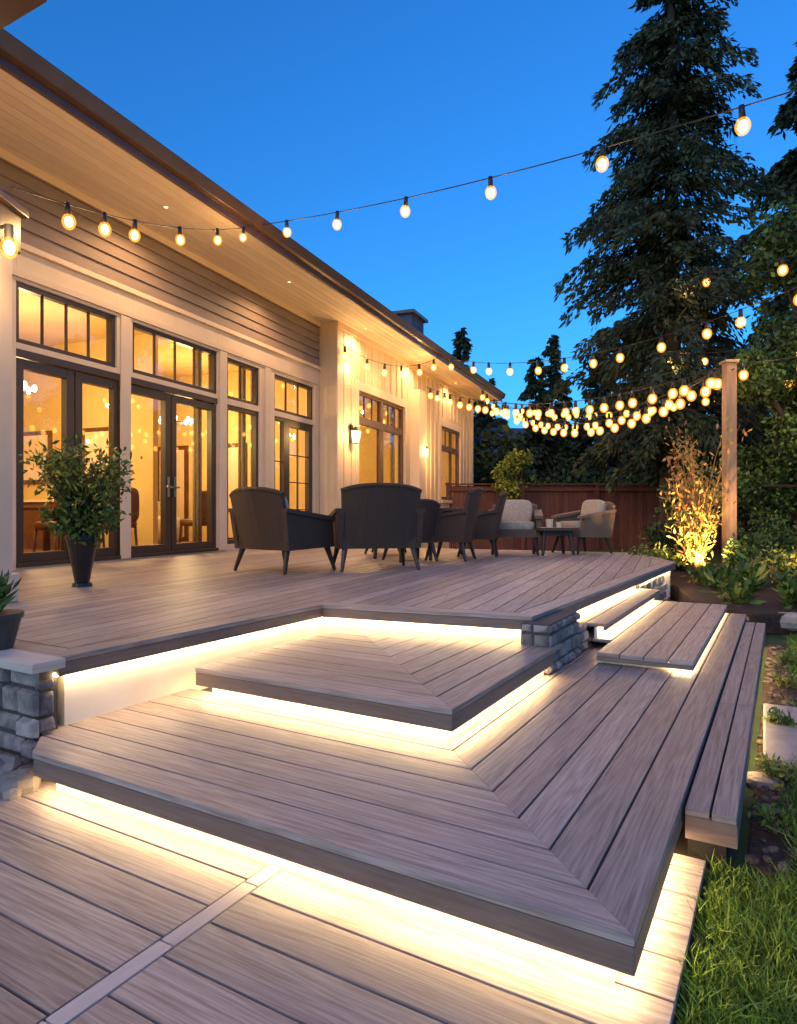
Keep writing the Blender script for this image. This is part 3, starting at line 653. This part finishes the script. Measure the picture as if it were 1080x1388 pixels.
for X,Y,Hh in((3.2,34,10.6),(6.4,31,8.4),(7.6,33,10.0),(5.2,38,8.8),(9.2,30,9.5),(12,34,11)):
    conifer('pine_tree',X,Y,Hh,[0,2,Hh*.6,Hh],[1.7,1.9,1.2,.1],90,130,.34,.07,z0=1)
def leafy(name,x,y,h,blobs,n,m,l=.12,w=.04,tr=.12,m2=None):
    G=empty(name);b=MB();b.cyl((x,y,-.05),(x,y,h*.5),tr,tr*.7,m_bark,9,False)
    Cs=[];R=[]
    V=sum(q[3]**2 for q in blobs)
    for(cx,cy,cz,r_)in blobs:
        b.cyl((x,y,h*.42+random.uniform(-.2,.2)),(cx,cy,cz),tr*.5,.02,m_bark,6,False)
        k=int(n*r_**2/V);d=nrm(rng.normal(size=(k,3)));rad=r_*(rng.uniform(.45,1.05,k))*(1+.22*np.sin(d[:,0]*7+cx*3)*np.cos(d[:,2]*6+cy))
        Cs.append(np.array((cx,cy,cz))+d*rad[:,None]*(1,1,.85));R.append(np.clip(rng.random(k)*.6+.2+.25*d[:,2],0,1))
    b.obj('trunk_and_limbs',G);C=np.concatenate(Cs);k=len(C);dd=rng.normal(size=(k,3));dd[:,2]-=.3
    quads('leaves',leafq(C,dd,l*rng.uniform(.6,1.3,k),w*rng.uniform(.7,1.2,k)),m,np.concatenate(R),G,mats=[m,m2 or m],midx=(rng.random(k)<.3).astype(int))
def rb(x,y,z,sx,sz,n,r0,r1):return[(x+random.uniform(-sx,sx),y+random.uniform(-sx,sx)*.8,z+random.uniform(-sz,sz),random.uniform(r0,r1)) for _ in range(n)]
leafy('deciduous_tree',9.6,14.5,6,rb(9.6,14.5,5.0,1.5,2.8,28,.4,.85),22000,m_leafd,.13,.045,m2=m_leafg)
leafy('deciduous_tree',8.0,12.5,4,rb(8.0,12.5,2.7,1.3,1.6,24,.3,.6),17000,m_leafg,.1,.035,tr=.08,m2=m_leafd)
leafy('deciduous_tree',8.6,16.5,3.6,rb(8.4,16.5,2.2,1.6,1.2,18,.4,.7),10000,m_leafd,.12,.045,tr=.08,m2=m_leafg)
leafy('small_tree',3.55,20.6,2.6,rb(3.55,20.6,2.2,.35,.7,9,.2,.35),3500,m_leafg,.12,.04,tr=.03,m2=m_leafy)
G=empty('distant_trees');Cs=[];R=[]
for i in range(90):
    X=random.uniform(1,30);Y=random.uniform(25,32);hz=random.uniform(.5,3.9+1.2*math.sin(X*.9)+max(0,(X-8)*.12));r_=random.uniform(.6,1.3);k=int(600*r_)
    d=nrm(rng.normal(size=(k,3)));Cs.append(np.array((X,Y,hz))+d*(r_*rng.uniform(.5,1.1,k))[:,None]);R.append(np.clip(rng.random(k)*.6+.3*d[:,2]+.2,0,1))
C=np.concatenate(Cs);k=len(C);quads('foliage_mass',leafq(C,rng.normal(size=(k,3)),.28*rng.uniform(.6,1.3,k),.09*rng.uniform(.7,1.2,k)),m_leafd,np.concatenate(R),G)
# ------------------------------------------------------------ garden bed
def blob_ground(name,pts,z,m):
    b=MB();b.prism(pts,-.06,z,m);b.obj(name,bevel=.03)
blob_ground('garden_bed',[(3.55,6.6),(4.3,6.5),(5.0,7.2),(5.6,8.6),(6.2,10.5),(6.6,13.0),(4.2,12.6),(4.0,10.8),(3.75,8.9),(3.35,7.6)],.16,m_mulch)
q=[toW(DK,*p) for p in((.19,.95),(.33,.85),(.36,2.2),(.33,3.4),(.36,5.3),(.18,5.3))]
blob_ground('mulch_bed',q,-.035,m_mulch)
blob_ground('mulch_path',[(2.45,4.2),(4.2,3.8),(4.6,4.3),(2.6,4.52)],-.02,m_mulch)
b=MB()
for i in range(190):
    a,c=random.uniform(.2,.36),random.uniform(.9,5.2);x,y=toW(DK,a,c);rock(b,x,y,-.03,random.uniform(.01,.026),m_peb)
b.obj('mulch_pebbles')
b=MB()
for x,y,s in((4.3,6.55,.17),(4.65,6.85,.2),(4.95,7.25,.16),(5.2,7.8,.2),(3.9,6.6,.14),(5.5,8.5,.18),(3.65,7.1,.16),(4.0,7.5,.12),(5.75,9.3,.2),(4.9,8.4,.15),(3.6,6.75,.1)):
    rock(b,x,y,.08,s)
b.obj('garden_rocks',bevel=.01)
b=MB();rock(b,1.75,2.62,-.03,.1);rock(b,1.93,2.7,-.03,.08);rock(b,1.62,2.95,-.03,.06);b.obj('garden_rock')
for pts in([(1.74,3.17),(2.5,2.75),(3.0,3.6),(2.23,4.06)],[(4.6,6.0),(5.4,5.6),(6.0,6.3),(5.1,6.6)],[(6.0,8.3),(6.9,8.0),(7.5,9.1),(6.4,9.3)]):
    b=MB();b.prism(pts,-.08,.005,m_slab);b.obj('stepping_stone',bevel=.012)
bush('amber_shrub',4.5,10.0,.15,.62,2.35,1100,m_flower,.10,.022,34,m2=m_leafy,up=1.4,st=m_twig)
bush('amber_shrub',4.45,9.95,.15,.40,1.4,700,m_leafy,.12,.018,22,m2=m_flower,up=1.4,st=m_twig)
for x,y,z,r_,h,n,m,m2,l in((3.95,10.1,.1,.40,.5,2600,m_leafy,m_leafg,.07),(4.25,9.2,.1,.25,.35,1100,m_leafg,m_leafy,.07),(5.0,9.6,.1,.35,.6,2000,m_leafg,m_leafy,.08),
    (5.4,9.0,.1,.4,.5,2200,m_leafy,m_leafg,.07),(5.6,10.6,.1,.5,.8,2400,m_leafg,m_leafd,.09),(4.8,7.9,.1,.3,.35,1200,m_leafg,m_leafy,.07),(5.2,8.1,.12,.25,.3,900,m_leafy,m_leafg,.06),
    (6.6,11.2,.0,.6,1.1,3000,m_leafg,m_leafd,.1),(7.2,10.2,.0,.6,.7,2600,m_leafd,m_leafg,.1),(4.75,11.4,.1,.5,.9,2200,m_leafd,m_leafg,.1),(4.5,7.4,.1,.25,.3,900,m_leafy,m_leafg,.05),(6.0,9.9,.05,.4,.5,1500,m_leafg,m_leafy,.08)):
    bush('garden_shrub',x,y,z,r_,h,n,m,l,.02,14,m2=m2)
bush('flowering_plant',4.6,8.6,.12,.25,.45,500,m_flower,.05,.02,14,m2=m_leafg,up=1)
bush('flowering_plant',5.6,8.9,.12,.25,.45,500,m_flower,.05,.02,14,m2=m_leafg,up=1)
for a,c,m in((.28,1.25,m_leafg),(.29,1.75,m_leafy),(.30,2.6,m_leafg),(.31,3.6,m_leafy),(.32,4.4,m_leafg)):
    x,y=toW(DK,a,c);bush('ground_cover_plant',x,y,-.03,.09,.09,200,m,.04,.008,10,m2=m_leafg)
bush('hosta_plant',3.75,7.35,.12,.28,.42,420,m_leafg,.16,.028,14,m2=m_leafy,up=1.4)
bush('hosta_plant',4.2,7.0,.12,.22,.3,300,m_leafg,.14,.025,12,m2=m_leafy,up=1.2)
for x,y,p in((4.4,9.55,420),(5.1,8.35,60)):
    G=empty('garden_spotlight');b=MB();b.cyl((x,y,.14),(x,y+.02,.26),.035,.05,m_black,12);b.cyl((x,y+.02,.262),(x,y+.021,.266),.042,.042,m_chb,12);b.obj('housing',G)
    light('spot_lamp','SPOT',(x,y+.03,.3),p,(1,.64,.26),.04,G,rot=(math.pi-.25,0,0),spot=2.2)
for x,y in((2.9,20.3),(8.2,20.6)):
    G=empty('path_light');b=MB()
    b.cyl((x,y,-.05),(x,y,.38),.012,.012,m_black,8);b.cyl((x,y,.38),(x,y,.44),.09,.02,m_black,14);b.cyl((x,y,.345),(x,y,.378),.025,.03,m_chb,10);b.obj('fixture',G)
    light('path_lamp','POINT',(x,y-.02,.30),12,(1,.6,.25),.03,G)
# ------------------------------------------------------------ grass
def blades(n,a0,a1,b0,b1,h,w,excl):
    A=rng.uniform(a0,a1,n);B=rng.uniform(b0,b1,n)
    X=DK[0]+A*DK[2]+B*DK[4];Y=DK[1]+A*DK[3]+B*DK[5]
    k=np.ones(n,bool)
    for e in excl:k&=~e(A,B,X,Y)
    X,Y=X[k],Y[k];n=len(X);C=np.stack([X,Y,np.full(n,-.055)],1)
    tuft=.6+.6*np.sin(X*9+np.sin(Y*7)*2)*np.sin(Y*8+X*3)*.5+.2
    Hh=h*rng.uniform(.5,1.25,n)*np.clip(tuft,.5,1.3)
    L=rng.normal(size=(n,3))*(1,1,0)*.5+np.array((0,0,1));L=nrm(L)
    S=nrm(np.cross(L,rng.normal(size=(n,3))));T2=C+L*Hh[:,None]*.6;bend=rng.normal(size=(n,3))*(1,1,0)*.5
    T=C+(L+bend*.5)*Hh[:,None]
    q=np.stack([C-S*w,C+S*w,T2+S*w*.8,T2-S*w*.8],1);q2=np.stack([T2-S*w*.8,T2+S*w*.8,T+S*w*.1,T-S*w*.1],1)
    r_=rng.random(n)
    return np.concatenate([q,q2]),np.concatenate([r_,r_])
def inq(X,Y,pts):
    k=np.ones(len(X),bool)
    for i in range(4):
        (x0,y0),(x1,y1)=pts[i],pts[(i+1)%4];k&=((x1-x0)*(Y-y0)-(y1-y0)*(X-x0))>-.0
    return k
slab=lambda A,B,X,Y:inq(X,Y,[(1.74,3.17),(2.5,2.75),(3.0,3.6),(2.23,4.06)])|((X-5.3)**2+(Y-6.15)**2<.5**2)|inq(X,Y,[(2.45,4.2),(4.2,3.8),(4.6,4.3),(2.6,4.52)])
bed=lambda A,B,X,Y:(A<.34)&(B>.87)
gb_=lambda A,B,X,Y:(Y>6.5)&(X<4.9+(Y-6.5)*.3)
q1,r1=blades(85000,.085,2.4,-1.1,2.2,.10,.0026,[slab,bed])
q2_,r2=blades(60000,.09,4.0,2.2,7,.075,.004,[slab,bed,gb_])
q3,r3=blades(40000,1.2,9,6,16,.09,.009,[slab,gb_])
quads('lawn_grass',np.concatenate([q1,q2_,q3]),m_grass,np.concatenate([r1,r2,r3]))
# ------------------------------------------------------------ sky, sun, camera
w=bpy.data.worlds.new('World');SC.world=w;w.use_nodes=True;nt=w.node_tree;bg=nt.nodes['Background']
sk=nt.nodes.new('ShaderNodeTexSky');sk.sky_type='NISHITA';sk.sun_disc=False;sk.sun_elevation=r(5);sk.sun_rotation=r(215);sk.ozone_density=4;sk.dust_density=.5;sk.air_density=1.15
mx=nt.nodes.new('ShaderNodeMix');mx.data_type='RGBA';mx.blend_type='MULTIPLY';mx.inputs[0].default_value=1
nt.links.new(sk.outputs[0],mx.inputs[6]);mx.inputs[7].default_value=(.40,1.18,1.85,1);nt.links.new(mx.outputs[2],bg.inputs[0]);bg.inputs[1].default_value=.27
s=bpy.data.lights.new('dusk_sun','SUN');s.energy=.95;s.angle=r(50);s.color=(1,.70,.60);so=bpy.data.objects.new('dusk_sun',s);so.rotation_euler=(r(50),0,r(-25));COL.objects.link(so)
cam=bpy.data.cameras.new('camera');cam.sensor_fit='HORIZONTAL';cam.sensor_width=36;cam.lens=30;cam.clip_start=.05;cam.clip_end=1000
co=bpy.data.objects.new('camera',cam);co.location=(0,0,1.17);co.rotation_euler=(r(90),0,0);COL.objects.link(co);SC.camera=co
